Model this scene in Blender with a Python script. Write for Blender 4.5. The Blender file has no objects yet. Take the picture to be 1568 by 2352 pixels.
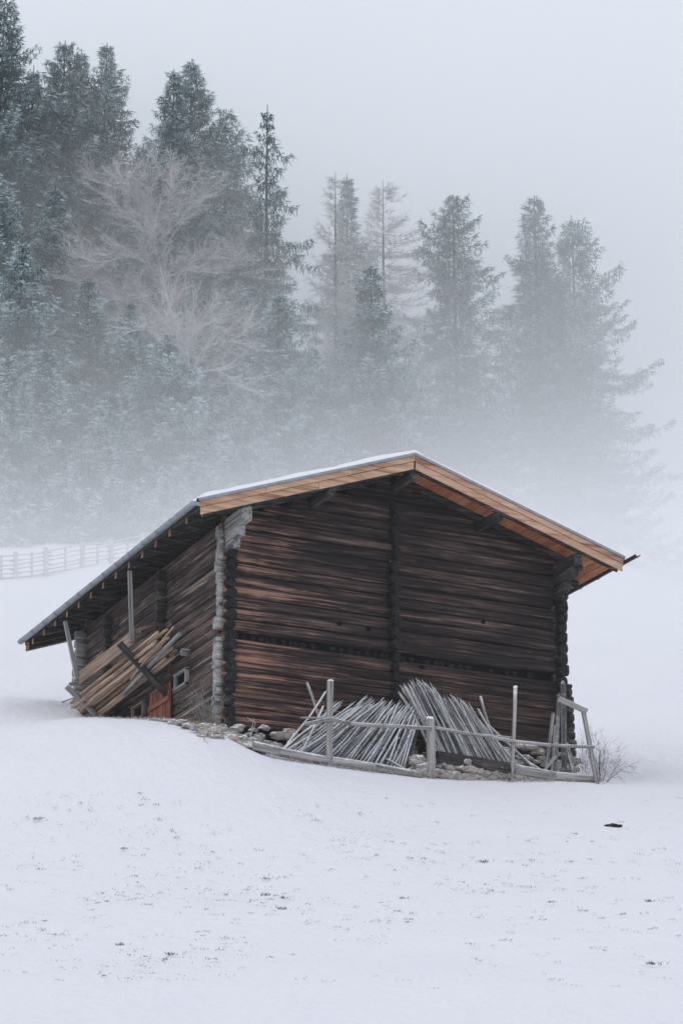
import bpy, math, random
import numpy as np
from mathutils import Vector, Matrix, noise as mnoise
random.seed(7); np.random.seed(7)
SC = bpy.context.scene
COL = SC.collection
R_ = math.radians

# ------------------------------------------------------------------ camera (barn frame: X along the gable wall, Y back into the hill, Z up)
AL, EL, FL = R_(25.38), R_(19.49), 6000.0
CP = Vector((-21.02, -50.29, -14.42))
CF = Vector((math.sin(AL)*math.cos(EL), math.cos(AL)*math.cos(EL), math.sin(EL)))
CR = Vector((math.cos(AL), -math.sin(AL), 0))
CU = CR.cross(CF)
HF = Vector((math.sin(AL), math.cos(AL), 0))
cd = bpy.data.cameras.new('camera'); cam = bpy.data.objects.new('camera', cd); COL.objects.link(cam)
cam.matrix_world = Matrix((( CR.x, CU.x, -CF.x, CP.x), (CR.y, CU.y, -CF.y, CP.y), (CR.z, CU.z, -CF.z, CP.z), (0,0,0,1)))
cd.sensor_fit = 'HORIZONTAL'; cd.sensor_width = 24; cd.lens = FL/1568*24
cd.clip_start = 0.5; cd.clip_end = 5000
SC.camera = cam

def ray(px, py): return CF + CR*((px-784)/FL) - CU*((py-1176)/FL)
def atY(px, py, Y):
    r = ray(px, py); return CP + r*((Y-CP.y)/r.y)
def atX(px, py, X):
    r = ray(px, py); return CP + r*((X-CP.x)/r.x)
def atZ(px, py, Z):
    r = ray(px, py); return CP + r*((Z-CP.z)/r.z)
def atD(px, py, d):
    r = ray(px, py); return CP + r*(d/r.dot(HF))

# ------------------------------------------------------------------ tagging
def tag(o, label=None, cat=None, group=None, kind=None):
    if label: o['label'] = label
    if cat: o['category'] = cat
    if group: o['group'] = group
    if kind: o['kind'] = kind
    return o
def empty(name, loc=(0,0,0)):
    o = bpy.data.objects.new(name, None); COL.objects.link(o); o.location = loc; o.empty_display_size = .2; return o

# ------------------------------------------------------------------ mesh builder with wood coordinates
class MB:
    def __init__(s): s.v=[]; s.f=[]; s.wc=[]; s.sm=[]; s.mi=[]
    def add(s, vs, fs, wcs=None, smooth=False, mi=0):
        b=len(s.v); s.v += [tuple(v) for v in vs]
        s.f += [tuple(b+i for i in f) for f in fs]; s.sm += [smooth]*len(fs); s.mi += [mi]*len(fs)
        s.wc += (wcs if wcs else [tuple(v) for v in vs])
    def beam(s, p0, p1, w, h, up=(0,0,1), n=0, seg=1, wob=0.0, smooth=None, taper=1.0, power=None, cap_tip=0.0, mi=0, rnd=None):
        """bar from p0 to p1; n=0: rectangular section w x h with tiny chamfer; n>0: superellipse of n sides"""
        p0=Vector(p0); p1=Vector(p1); ax=(p1-p0); L=ax.length
        if L<1e-6: return
        ax.normalize(); up=Vector(up)
        side=ax.cross(up)
        if side.length<1e-4: side=ax.cross(Vector((1,0,0)))
        side.normalize(); u2=side.cross(ax).normalized()
        sec=[]
        if n==0:
            c=min(w,h)*.12; a,b=w/2,h/2
            sec=[(-a+c,-b),(a-c,-b),(a,-b+c),(a,b-c),(a-c,b),(-a+c,b),(-a,b-c),(-a,-b+c)]
        else:
            pw=power or 1.0
            for i in range(n):
                t=2*math.pi*(i+.5)/n; cx,sx=math.cos(t),math.sin(t)
                sec.append((w/2*math.copysign(abs(cx)**pw,cx), h/2*math.copysign(abs(sx)**pw,sx)))
        m=len(sec); vs=[]; wcs=[]; r=random.random()*90 if rnd is None else rnd
        o1,o2=random.random()*50,random.random()*50
        stations=[i/seg for i in range(seg+1)]
        if cap_tip>0: stations.append(1+cap_tip/L)
        for k,t in enumerate(stations):
            sc=1+(taper-1)*min(t,1)
            if cap_tip>0 and k==len(stations)-1: sc*=.25
            jx=wob*mnoise.noise(Vector((t*L*.9+o1,r,0))); jy=wob*mnoise.noise(Vector((t*L*.9+o2,r,5)))
            c=p0+ax*(t*L)+side*jx+u2*jy
            for (a,b) in sec:
                q=1+ (wob*2.0*mnoise.noise(Vector((t*L*1.7+o2,a*9,b*9))) if wob else 0)
                vs.append(c+side*(a*sc*q)+u2*(b*sc*q)); wcs.append((t*L+r*1.37,a+r*3.1,b+r*7.7))
        fs=[]
        K=len(stations)
        for k in range(K-1):
            for i in range(m):
                j=(i+1)%m; fs.append((k*m+i,k*m+j,(k+1)*m+j,(k+1)*m+i))
        sm = (n>0) if smooth is None else smooth
        s.add(vs,fs,wcs,sm,mi)
        b=len(s.v)-len(vs)
        s.f.append(tuple(b+i for i in reversed(range(m)))); s.f.append(tuple(b+(K-1)*m+i for i in range(m)))
        s.sm += [False,False]; s.mi += [mi,mi]
    def box(s, x0,x1,y0,y1,z0,z1, axis=0, mi=0):
        c=((x0+x1)/2,(y0+y1)/2,(z0+z1)/2)
        if axis==0: s.beam((x0,c[1],c[2]),(x1,c[1],c[2]),y1-y0,z1-z0,mi=mi)
        elif axis==1: s.beam((c[0],y0,c[2]),(c[0],y1,c[2]),x1-x0,z1-z0,mi=mi)
        else: s.beam((c[0],c[1],z0),(c[0],c[1],z1),x1-x0,y1-y0,up=(0,1,0),mi=mi)
    def stone(s, c, sx, sy, sz, seed=None):
        seed=random.random()*100 if seed is None else seed
        base=ICO_V; rot=Matrix.Rotation(random.uniform(-.25,.25),3,'Y')@Matrix.Rotation(random.random()*6.28,3,'Z')
        vs=[]
        for v in base:
            k=1+.75*mnoise.noise(v*1.3+Vector((seed,0,seed)))+.3*mnoise.noise(v*3+Vector((0,seed,0)))
            q=v*k; q=Vector((math.copysign(abs(q.x)**.62,q.x),math.copysign(abs(q.y)**.62,q.y),math.copysign(abs(q.z)**.55,q.z)))
            q=rot@q
            vs.append(Vector(c)+Vector((q.x*sx,q.y*sy,q.z*sz)))
        s.add(vs,ICO_F,[(v.x+seed*5,v.y,v.z) for v in vs],False)
    def build(s, name, mat, parent=None):
        me=bpy.data.meshes.new(name); me.from_pydata(s.v,[],s.f)
        mats=mat if isinstance(mat,(list,tuple)) else [mat]
        for m_ in mats: me.materials.append(m_)
        me.polygons.foreach_set('use_smooth',s.sm)
        if len(mats)>1: me.polygons.foreach_set('material_index',s.mi)
        a=me.attributes.new('wc','FLOAT_VECTOR','POINT'); a.data.foreach_set('vector',np.array(s.wc,dtype=np.float32).ravel())
        me.validate(); me.update()
        o=bpy.data.objects.new(name,me); COL.objects.link(o)
        if parent:
            o.parent=parent
            o.matrix_parent_inverse=Matrix.Translation(-Vector(parent_world(parent)))
        return o
def parent_world(p):
    l=Vector(p.location) if p.type=='EMPTY' else Vector((0,0,0))
    return l
import bmesh
_b=bmesh.new(); bmesh.ops.create_icosphere(_b,subdivisions=2,radius=1); ICO_V=[v.co.copy() for v in _b.verts]; ICO_F=[tuple(v.index for v in f.verts) for f in _b.faces]; _b.free()

# ------------------------------------------------------------------ materials
def nt(name):
    m=bpy.data.materials.new(name); m.use_nodes=True; t=m.node_tree; t.nodes.clear()
    out=t.nodes.new('ShaderNodeOutputMaterial'); b=t.nodes.new('ShaderNodeBsdfPrincipled')
    t.links.new(b.outputs[0],out.inputs[0]); b.inputs['Roughness'].default_value=.8
    b.inputs['Specular IOR Level'].default_value=.25
    return m,t,b,out
def N(t,kind,**kw):
    n=t.nodes.new(kind)
    for k,v in kw.items():
        if k.startswith('_'): setattr(n,k[1:],v)
        else: n.inputs[k].default_value=v
    return n
def ramp(t,fac,stops):
    r=t.nodes.new('ShaderNodeValToRGB'); el=r.color_ramp.elements
    while len(el)<len(stops): el.new(.5)
    for e,(p,c) in zip(el,stops): e.position=p; e.color=(*c,1) if len(c)==3 else c
    t.links.new(fac,r.inputs[0]); return r.outputs[0]
def mth(t,op,a,b=None,c=None,clamp=False):
    n=t.nodes.new('ShaderNodeMath'); n.operation=op; n.use_clamp=clamp
    for i,x in enumerate((a,b,c)):
        if x is None: continue
        if isinstance(x,(int,float)): n.inputs[i].default_value=x
        else: t.links.new(x,n.inputs[i])
    return n.outputs[0]
def mixc(t,fac,a,b):
    n=t.nodes.new('ShaderNodeMix'); n.data_type='RGBA'
    for i,x in ((0,fac),(6,a),(7,b)):
        if isinstance(x,(int,float)): n.inputs[i].default_value=x
        elif isinstance(x,tuple): n.inputs[i].default_value=(*x,1)
        else: t.links.new(x,n.inputs[i])
    return n.outputs[2]
def noise(t,vec,scale,detail=4,rough=.6,dist=0,vs=None):
    if vs:
        mp=t.nodes.new('ShaderNodeMapping'); mp.inputs['Scale'].default_value=vs; t.links.new(vec,mp.inputs[0]); vec=mp.outputs[0]
    n=t.nodes.new('ShaderNodeTexNoise'); n.inputs['Scale'].default_value=scale; n.inputs['Detail'].default_value=detail
    n.inputs['Roughness'].default_value=rough; n.inputs['Distortion'].default_value=dist
    t.links.new(vec,n.inputs['Vector']); return n.outputs['Fac']
def bump(t,b,h,dist,strength=1):
    n=t.nodes.new('ShaderNodeBump'); n.inputs['Distance'].default_value=dist; n.inputs['Strength'].default_value=strength
    t.links.new(h,n.inputs['Height']); t.links.new(n.outputs[0],b.inputs['Normal'])
def upness(t):
    g=t.nodes.new('ShaderNodeNewGeometry'); s=t.nodes.new('ShaderNodeSeparateXYZ'); t.links.new(g.outputs['Normal'],s.inputs[0]); return s.outputs[2]
SNOWC=(.80,.82,.87)

def wood(name, stops, streak=None, snow=None, grain=1.0, patch=None, bumpd=.03):
    """stops: colour ramp for grain; streak: (colour, threshold, softness) pale worn streaks; snow: (lo, hi) of normal z"""
    m,t,b,out=nt(name)
    a=N(t,'ShaderNodeAttribute',_attribute_name='wc'); v=a.outputs['Vector']
    g1=noise(t,v,1,6,.65,.1,(.42,16*grain,16*grain)); g2=noise(t,v,1,3,.5,0,(2.2,60*grain,60*grain))
    g3=noise(t,v,1,3,.6,0,(.35,2.2,2.2))
    f=mth(t,'ADD',mth(t,'MULTIPLY',g1,.55),mth(t,'ADD',mth(t,'MULTIPLY',g2,.2),mth(t,'MULTIPLY',g3,.35)))
    f=mth(t,'MULTIPLY_ADD',mth(t,'SUBTRACT',f,.56),4.0,.5,clamp=True)
    c=ramp(t,f,stops)
    if streak:
        col,th,so=streak
        s1=noise(t,v,1,5,.7,.15,(.42,13,13))
        if patch:
            tc=N(t,'ShaderNodeTexCoord'); s1=mth(t,'ADD',s1,patch(t,tc.outputs['Object']))
        k=mth(t,'MULTIPLY',mth(t,'SUBTRACT',s1,th),1/so,clamp=True)
        c=mixc(t,k,c,col)
    # dark drying cracks along the grain
    cr=noise(t,v,1,3,.55,.8,(.9,34,34)); ck=mth(t,'MULTIPLY',mth(t,'SUBTRACT',.36,cr),9,clamp=True)
    c=mixc(t,mth(t,'MULTIPLY',ck,.75),c,tuple(x*.35 for x in stops[0][1]))
    if snow:
        n3=noise(t,v,9,3,.6); k=mth(t,'ADD',upness(t),mth(t,'MULTIPLY',mth(t,'SUBTRACT',n3,.5),1.1))
        k=mth(t,'MULTIPLY',mth(t,'SUBTRACT',k,snow[0]),1/(snow[1]-snow[0]),clamp=True)
        c=mixc(t,k,c,SNOWC)
    t.links.new(c,b.inputs['Base Color'])
    h=mth(t,'SUBTRACT',mth(t,'ADD',g1,mth(t,'MULTIPLY',g2,.5)),ck)
    bump(t,b,h,bumpd)
    return m

def wall_patch(t,obj):
    """bleached reddish area of the gable: low and to the left, fading right; nothing to do with light"""
    s=t.nodes.new('ShaderNodeSeparateXYZ'); t.links.new(obj,s.inputs[0])
    x=mth(t,'MULTIPLY',mth(t,'SUBTRACT',2.6,s.outputs[0]),.055)
    x=mth(t,'MINIMUM',mth(t,'MAXIMUM',x,-.03),.12)
    return mth(t,'ADD',x,mth(t,'MULTIPLY',mth(t,'SUBTRACT',noise(t,obj,.8,3),.5),.28))

M={}
M['logs_gable']=wood('dark_log_wood',[(0,(.004,.003,.004)),(.38,(.019,.014,.014)),(.70,(.080,.052,.046)),(1,(.22,.15,.125))],((.36,.20,.145),.595,.12),patch=wall_patch)
M['logs_low']=wood('red_brown_log_wood',[(0,(.004,.004,.005)),(.40,(.024,.016,.016)),(.70,(.085,.050,.042)),(1,(.23,.14,.11))],((.38,.20,.145),.57,.14),patch=wall_patch,grain=1.3)
M['logs_side']=wood('brown_log_wood',[(0,(.010,.008,.009)),(.38,(.054,.038,.035)),(.68,(.15,.105,.09)),(1,(.33,.26,.215))],((.42,.34,.28),.58,.10))
M['black']=wood('black_end_wood',[(0,(.004,.004,.005)),(.6,(.014,.014,.016)),(1,(.045,.045,.05))],snow=(.95,1.4))
M['oldgrey']=wood('silver_grey_wood',[(0,(.08,.08,.08)),(.4,(.25,.25,.25)),(1,(.52,.52,.51))],snow=(.5,1.0))
M['corner']=wood('pale_grey_corner_wood',[(0,(.03,.03,.03)),(.35,(.25,.25,.245)),(1,(.56,.56,.55))],grain=.9)
M['beam']=wood('dark_beam_wood',[(0,(.010,.010,.011)),(.5,(.045,.041,.040)),(1,(.17,.155,.145))],((.32,.30,.28),.64,.1))
M['new']=wood('new_larch_board',[(0,(.20,.105,.068)),(.4,(.46,.285,.185)),(1,(.66,.45,.31))],((.20,.085,.04),.60,.12),grain=.8,bumpd=.002)
M['soffit']=wood('orange_soffit_board',[(0,(.30,.10,.045)),(.5,(.50,.19,.09)),(1,(.62,.30,.16))],grain=.4,bumpd=.002)
M['peeled']=wood('pale_debarked_pole',[(0,(.10,.065,.05)),(.35,(.46,.33,.25)),(1,(.70,.55,.43))],((.68,.58,.50),.62,.1),grain=.9)
M['peeled2']=wood('tan_debarked_pole',[(0,(.08,.055,.04)),(.35,(.36,.24,.17)),(1,(.60,.44,.32))],grain=.9)
M['pole']=wood('weathered_pole_wood',[(0,(.07,.07,.07)),(.4,(.26,.26,.255)),(1,(.54,.53,.52))],((.72,.71,.70),.56,.1),snow=(-.15,.55))
M['poledark']=wood('dark_weathered_pole_wood',[(0,(.035,.035,.036)),(.5,(.13,.13,.13)),(1,(.34,.335,.33))],snow=(.25,.95))
M['rail']=wood('grey_rail_wood',[(0,(.10,.098,.094)),(.4,(.28,.275,.265)),(1,(.55,.54,.52))],snow=(.35,.75))
M['board']=wood('brown_plank',[(0,(.08,.055,.045)),(.5,(.24,.165,.125)),(1,(.42,.32,.26))])
M['tail']=wood('sawn_rafter_end',[(0,(.26,.13,.09)),(.5,(.42,.23,.16)),(1,(.52,.33,.24))],grain=.5)
M['door']=wood('orange_brown_door_board',[(0,(.10,.035,.02)),(.5,(.24,.085,.048)),(1,(.38,.15,.085))],grain=.7)
M['mistwood']=wood('mist_paled_fence_wood',[(0,(.42,.42,.43)),(1,(.56,.56,.57))],snow=(.0,.5))  # wood tone lightened to paint in the mist over the distant fence

def simple(name,col,rough=.6,metal=0,var=.0,scale=4):
    m,t,b,out=nt(name)
    if var:
        tc=N(t,'ShaderNodeTexCoord'); n=noise(t,tc.outputs['Object'],scale,5)
        c=ramp(t,n,[(.25,tuple(x*(1-var) for x in col)),(.75,tuple(min(1,x*(1+var)) for x in col))]); t.links.new(c,b.inputs['Base Color'])
    else: b.inputs['Base Color'].default_value=(*col,1)
    b.inputs['Roughness'].default_value=rough; b.inputs['Metallic'].default_value=metal
    return m
M['metal']=simple('grey_zinc_sheet',(.27,.30,.33),.45,.3,.25,6)
M['metal_dark']=simple('dark_corrugated_sheet',(.05,.055,.06),.5,.3,.3,6)
M['gutter_dark']=simple('dark_gutter_sheet',(.035,.038,.042),.45,.3,.3,5)
M['void']=simple('painted_dark_interior',(.006,.006,.007),.9); M['void'].node_tree.nodes['Principled BSDF'].inputs['Specular IOR Level'].default_value=0  # near-black without gloss: paints in the shade of openings and log gaps
M['earth']=simple('dark_earth',(.035,.028,.022),.95,0,.5,30)

def stone_mat():
    m,t,b,out=nt('lichen_stone'); a=N(t,'ShaderNodeAttribute',_attribute_name='wc'); v=a.outputs['Vector']
    n=noise(t,v,1.2,2); n2=noise(t,v,14,5,.7)
    c=ramp(t,n,[(.3,(.24,.24,.235)),(.45,(.42,.40,.37)),(.6,(.56,.48,.40)),(.75,(.34,.34,.31))])
    c=mixc(t,mth(t,'MULTIPLY',n2,.5),c,(.07,.07,.06))
    k=mth(t,'ADD',upness(t),mth(t,'MULTIPLY',mth(t,'SUBTRACT',n2,.5),1.6)); k=mth(t,'MULTIPLY',mth(t,'SUBTRACT',k,.35),4,clamp=True)
    c=mixc(t,k,c,SNOWC); t.links.new(c,b.inputs['Base Color']); bump(t,b,n2,.03); return m
M['stone']=stone_mat()
def snow_mat():
    m,t,b,out=nt('fresh_snow'); tc=N(t,'ShaderNodeTexCoord'); v=tc.outputs['Object']
    n=noise(t,v,.35,5,.55); n2=noise(t,v,5,5,.65); n3=noise(t,v,22,3,.6)
    # thin snow: faint straw and soil showing through in small flecks
    fl=noise(t,v,2.6,6,.72,.4,(.55,1,1)); big=noise(t,v,.16,3)
    k=mth(t,'MULTIPLY',mth(t,'SUBTRACT',mth(t,'ADD',fl,mth(t,'MULTIPLY',big,.35)),.86),5,clamp=True)
    base=mixc(t,n,(.775,.785,.835),(.825,.835,.88))
    t.links.new(mixc(t,mth(t,'MULTIPLY',k,.45),base,(.35,.36,.35)),b.inputs['Base Color'])
    b.inputs['Roughness'].default_value=.75
    h=mth(t,'ADD',mth(t,'MULTIPLY',n,1.0),mth(t,'ADD',mth(t,'MULTIPLY',n2,.30),mth(t,'MULTIPLY',n3,.04)))
    bump(t,b,h,.5,.6); return m
M['snow']=snow_mat()
M['roofsnow']=simple('roof_snow',(.86,.87,.90),.75)

def foliage(name, dark, light, frostc=(.58,.68,.70)):
    m,t,b,out=nt(name); a=N(t,'ShaderNodeAttribute',_attribute_name='frost'); tc=N(t,'ShaderNodeTexCoord')
    n=noise(t,tc.outputs['Object'],.9,3); c=mixc(t,n,dark,light)
    c=mixc(t,a.outputs['Fac'],c,frostc); t.links.new(c,b.inputs['Base Color']); b.inputs['Roughness'].default_value=.9
    b.inputs['Specular IOR Level'].default_value=.1; return m
M['needle']=foliage('spruce_needles',(.006,.044,.046),(.017,.082,.080))
M['bark']=simple('dark_bark',(.035,.035,.035),.9,0,.5,3)
M['twig']=foliage('frosted_twigs',(.23,.215,.215),(.33,.315,.315),(.87,.86,.88))
M['twiggrey']=foliage('grey_frosted_twigs',(.12,.115,.10),(.22,.21,.19),(.62,.63,.62))
M['twigdark']=foliage('bare_bush_twigs',(.05,.04,.038),(.10,.08,.07),(.50,.50,.51))
M['grass']=foliage('meadow_grass',(.028,.045,.036),(.055,.075,.055),(.45,.49,.49))
M['straw']=foliage('dead_grass',(.13,.09,.055),(.26,.19,.12),(.6,.6,.6))

# ------------------------------------------------------------------ terrain: thin plate spline through surveyed points
ctrl=[]
def C(p): ctrl.append((p.x,p.y,p.z))
def Cd(px,py,d): C(atD(px,py,d))
# meadow in front
for px in (-900,-250,300,784,1250,1800,2500):
    Cd(px,2600,26); Cd(px,2352,32); Cd(px,2110,41)
for px,d in ((-900,48),(-250,48.5),(300,48.5),(784,49),(1250,50.5),(1800,52),(2500,54)): Cd(px,1905,d)
for px in (-1500,784,3000): C(Vector(atD(px,1176,8)).xy.to_3d()+Vector((0,0,-15.6)))
for px in (-3000,784,4500): C(Vector(atD(px,1176,-20)).xy.to_3d()+Vector((0,0,-18)))
# round the barn
for px,py,X in ((490,1672,-.75),(430,1664,-.8),(330,1657,-.8),(250,1652,-.85),(182,1650,-.95)): C(atX(px,py,X))
C(Vector((.3,1.0,.15))); C(Vector((.3,5,1.3))); C(Vector((.3,9,2.6))); C(Vector((4,9.8,2.6))); C(Vector((9,9.8,1.9)))
for px,py,Y in ((600,1735,-1.75),(757,1764,-1.75),(870,1776,-1.75),(990,1786,-1.75),(1180,1799,-1.75),(1370,1804,-1.7)): C(atY(px,py,Y))
for px,py,Y in ((530,1712,-.75),(620,1722,-.7),(760,1745,-.7),(990,1768,-.6),(1290,1789,-.6)): C(atY(px,py,Y))
# left and right of the barn and up the hill
for px,py,d in ((-700,1660,60),(0,1650,59.5),(100,1645,60),(-700,1500,74),(0,1500,73),(150,1480,75),(-700,1330,90),(0,1330,90),(106,1322,91),(190,1305,93),(255,1296,94.5),(327,1284,96),(450,1262,100),
   (1420,1803,58.5),(1560,1800,59.5),(1560,1650,67),(1560,1500,79),(1560,1400,93),(1560,1352,110),(1400,1330,112),(1450,1360,100),(2400,1800,62),(2400,1560,80),(2400,1450,110),
   (0,1210,112),(-900,1210,112),(450,1190,114),(0,1120,130),(-900,1120,130),(450,1125,130),(800,1250,110),(800,1180,130),(1230,1290,112),(1230,1245,130),(1560,1335,132),(2400,1400,135),
   (-900,1090,150),(0,1090,150),(450,1098,150),(800,1155,150),(1230,1232,150),(1560,1328,152),(2400,1400,155)): Cd(px,py,d)
for px in (-2500,-900,0,800,1500,2400,4500):
    p=atD(px,1176,230); z=42-.006*max(px,0); C(Vector((p.x,p.y,z)))
    p=atD(px,1176,420); C(Vector((p.x,p.y,z+3)))
for px in (-3000,4500):
    Cd(px,1330,90 if px<0 else 100); 
ctrl=np.array(ctrl); _xy=ctrl[:,:2]; _n=len(ctrl)
def _phi(r2): return np.where(r2>1e-9, r2*np.log(np.maximum(r2,1e-9))*.5, 0)
_A=np.zeros((_n+3,_n+3)); _d=((_xy[:,None]-_xy[None])**2).sum(-1); _A[:_n,:_n]=_phi(_d)+np.eye(_n)*.35
_A[:_n,_n]=1; _A[:_n,_n+1:]=_xy; _A[_n,:_n]=1; _A[_n+1:,:_n]=_xy.T
_w=np.linalg.solve(_A,np.concatenate([ctrl[:,2],[0,0,0]]))
def gzs(P):
    P=np.asarray(P,float); out=np.empty(len(P))
    for i in range(0,len(P),20000):
        q=P[i:i+20000]; d=((q[:,None]-_xy[None])**2).sum(-1); out[i:i+20000]=_phi(d)@_w[:_n]+_w[_n]+q@_w[_n+1:]
    return out
def gz(x,y): return float(gzs([(x,y)])[0])

def terrain():
    # grid in hill axes (r to the right, f forward), finer near the barn
    fr=np.concatenate([np.arange(-60,20,8.),np.arange(20,45,.7),np.arange(45,70,.28),np.arange(70,150,1.6),np.arange(150,460,12.)])
    rr=np.concatenate([np.arange(-330,-40,12.),np.arange(-40,-14,1.5),np.arange(-14,14,.28),np.arange(14,40,1.5),np.arange(40,341,12.)])
    Rg,Fg=np.meshgrid(rr,fr); X=CP.x+Rg*CR.x+Fg*HF.x; Y=CP.y+Rg*CR.y+Fg*HF.y
    Z=gzs(np.stack([X.ravel(),Y.ravel()],1)).reshape(X.shape)
    for i in range(X.shape[0]):
        for j in range(X.shape[1]):
            if abs(Rg[i,j])<40 and 20<Fg[i,j]<110:
                p=Vector((X[i,j],Y[i,j],0)); Z[i,j]+=.09*mnoise.noise(p*.35)+.035*mnoise.noise(p*1.3)
    inside=(X>.35)&(X<8.2)&(Y>.3)&(Y<8.7); Z[inside]-=.4
    v=np.stack([X.ravel(),Y.ravel(),Z.ravel()],1); nr,nc=X.shape
    idx=np.arange(nr*nc).reshape(nr,nc)
    f=np.stack([idx[:-1,:-1],idx[:-1,1:],idx[1:,1:],idx[1:,:-1]],-1).reshape(-1,4)
    me=bpy.data.meshes.new('snow_ground'); me.from_pydata(v.tolist(),[],f.tolist()); me.materials.append(M['snow'])
    me.polygons.foreach_set('use_smooth',[True]*len(f)); me.update()
    o=bpy.data.objects.new('snow_ground',me); COL.objects.link(o); o['kind']='structure'
terrain()

# ------------------------------------------------------------------ the barn
XL,XR,YB=0.0,8.5,9.0
RX,RZ=4.15,6.50; EXL,EXR=-1.06,9.55; SLL,SLR=.363,.312; YF,YE=-1.08,10.45
def rz(x): return RZ-(SLL*(RX-x) if x<RX else SLR*(x-RX))
barn=empty('log_barn',(0,0,0)); tag(barn,'old dark log barn with new orange verge boards and snow on its low gable roof','barn')
# gable wall: two tiers of logs
def gable(Y0, front=True):
    up=MB(); lo=MB(); ends=[MB(),MB(),MB(),MB()]
    z=.02; th=.22
    hs=[]
    while z<1.93: h=random.uniform(.19,.24); hs.append((z,min(h,1.97-z))); z+=h
    for k,(z0,h) in enumerate(hs):
        p=random.uniform(-.012,.012)
        lo.beam((XL-.02,Y0+.11+p,z0+h/2),(XR+.02,Y0+.11+p,z0+h/2),.22,h*1.02,n=10,power=.42,seg=30,wob=.012)
        if front:
            for q_,(sx,x) in enumerate(((-1,XL),(1,XR))): ends[q_].beam((x,Y0+.10,z0+h/2),(x+sx*(random.uniform(.15,.19)+(.14*(1-z0/3.5) if sx>0 else 0)),Y0+.10,z0+h/2+random.uniform(-.01,.01)),.20,h*1.0,n=12,power=.4 if sx<0 else .7)
    z=2.16
    while z<6.3:
        h=random.uniform(.235,.275); zc=z+h/2
        xa=max(XL-.02, RX-(RZ-.20-zc)/SLL) ; xb=min(XR+.02, RX+(RZ-.20-zc)/SLR)
        if xb-xa<.3: break
        p=random.uniform(-.02,.02)
        if zc>4.55: up.beam((xa,Y0+.10+p,zc),(xb,Y0+.10+p,zc),.20,h*1.0,n=10,power=.45,seg=18,wob=.012)
        else:
            # log course made of two stems meeting at the cross wall
            for (a,b_) in ((XL-.02,4.05),(4.05,XR+.02)):
                dz=random.uniform(-.012,.012)
                up.beam((a,Y0+.10+p,zc+dz),(b_,Y0+.10+p,zc+dz),.23,h*.985,n=12,power=.66,seg=16,wob=.016)
            if front:
                for q_,(sx,x) in enumerate(((-1,XL),(1,XR))): ends[2+q_].beam((x,Y0+.10,zc),(x+sx*random.uniform(.10,.19),Y0+.10,zc+random.uniform(-.01,.01)),.19,h*1.0,n=12,power=.4 if sx<0 else .7)
        z+=h
    return up,lo,ends
up,lo,ends=gable(0)
up.build('gable_wall_upper_logs',M['logs_gable'],barn); lo.build('gable_wall_lower_logs',M['logs_low'],barn)
[e_.build('corner_log_ends',M['corner'] if k_%2==0 else M['beam'],barn) for k_,e_ in enumerate(ends)]
# recess between the tiers: backing coloured black as the shade in the log gaps, joist ends, chinks of snow
b=MB(); b.box(XL,XR,.16,.26,1.9,2.25); b.box(XL+.1,XR-.1,.20,.28,.02,5.0); b.build('gable_gap_shade_backing',M['void'],barn)
x=.35
while x<8.3:
    w=random.uniform(.08,.17)
    b=MB()
    if random.random()<.85: b.beam((x,.085+random.uniform(0,.05),2.06),(x,.2,2.06),w,random.uniform(.09,.15),n=8,power=.8); b.build('floor_joist_end',M['black'],barn)
    x+=w+random.uniform(.02,.12)
# side wall (left): logs
def side(X0,sgn):
    s=MB(); z=-.1
    while z<4.45:
        h=random.uniform(.21,.26); p=random.uniform(-.012,.012)
        pw=.5 if z<2 else .62
        for (a,b_) in ((.0,3.1),(3.1,6.6),(6.6,YB)):
            if z+h>4.25 and False: continue
            s.beam((X0+sgn*(.11+p),a,z+h/2),(X0+sgn*(.11+p),b_,z+h/2),.22,h*.99,n=10,power=pw,seg=8,wob=.018)
        z+=h
    return s
side(XL,1).build('side_wall_logs',M['logs_side'],barn)
side(XR,-1).build('far_side_wall_logs',M['logs_side'],barn)
# back wall
s=MB(); z=-.1
while z<6.2:
    h=.25; xa=max(XL,RX-(RZ-.22-z-h/2)/SLL); xb=min(XR,RX+(RZ-.22-z-h/2)/SLR); s.beam((xa,YB-.1,z+h/2),(xb,YB-.1,z+h/2),.2,h*1.02,n=8,power=.6); z+=h
s.build('back_wall_logs',M['logs_side'],barn)
# end grain columns: side and cross wall logs coming through the gable
def endcol(x,z0,z1,w,pitch,ylen,name,mat,rnd=True):
    b=MB(); z=z0
    while z<z1:
        h=pitch*random.uniform(.85,1.15); l=ylen*random.uniform(.75,1.15); dx=random.uniform(-.02,.02)
        b.beam((x+dx,.1,z+h/2),(x+dx,-l,z+h/2+random.uniform(-.01,.01)),w*random.uniform(.85,1.1),h*.97,n=9 if rnd else 0,power=.85,seg=2,wob=.02)
        z+=h
    return b.build(name,mat,barn)
endcol(.11,-.1,4.3,.21,.235,.26,'corner_log_end_column',M['black'])
endcol(XR-.10,-.55,4.35,.20,.25,.26,'corner_log_end_column',M['black'])
endcol(4.13,0.1,1.95,.17,.22,.16,'cross_wall_log_ends',M['black'])
endcol(4.13,2.15,5.55,.19,.27,.22,'cross_wall_log_ends',M['black'])
# cross walls showing on the side wall and back corner
def sidecol(y,z0,z1,l,name,mat,w=.2):
    b=MB(); z=z0
    while z<z1:
        h=.24*random.uniform(.85,1.15); b.beam((.1,y,z+h/2),(-l*random.uniform(.7,1.15),y,z+h/2),w,h*.95,n=8,power=.8); z+=h
    b.build(name,mat,barn)
sidecol(3.55,2.2,4.3,.2,'cross_wall_log_ends',M['beam'])
sidecol(7.1,2.2,4.25,.2,'cross_wall_log_ends',M['beam'])
sidecol(YB-.1,-.1,4.3,.33,'corner_log_ends',M['oldgrey'])
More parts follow.
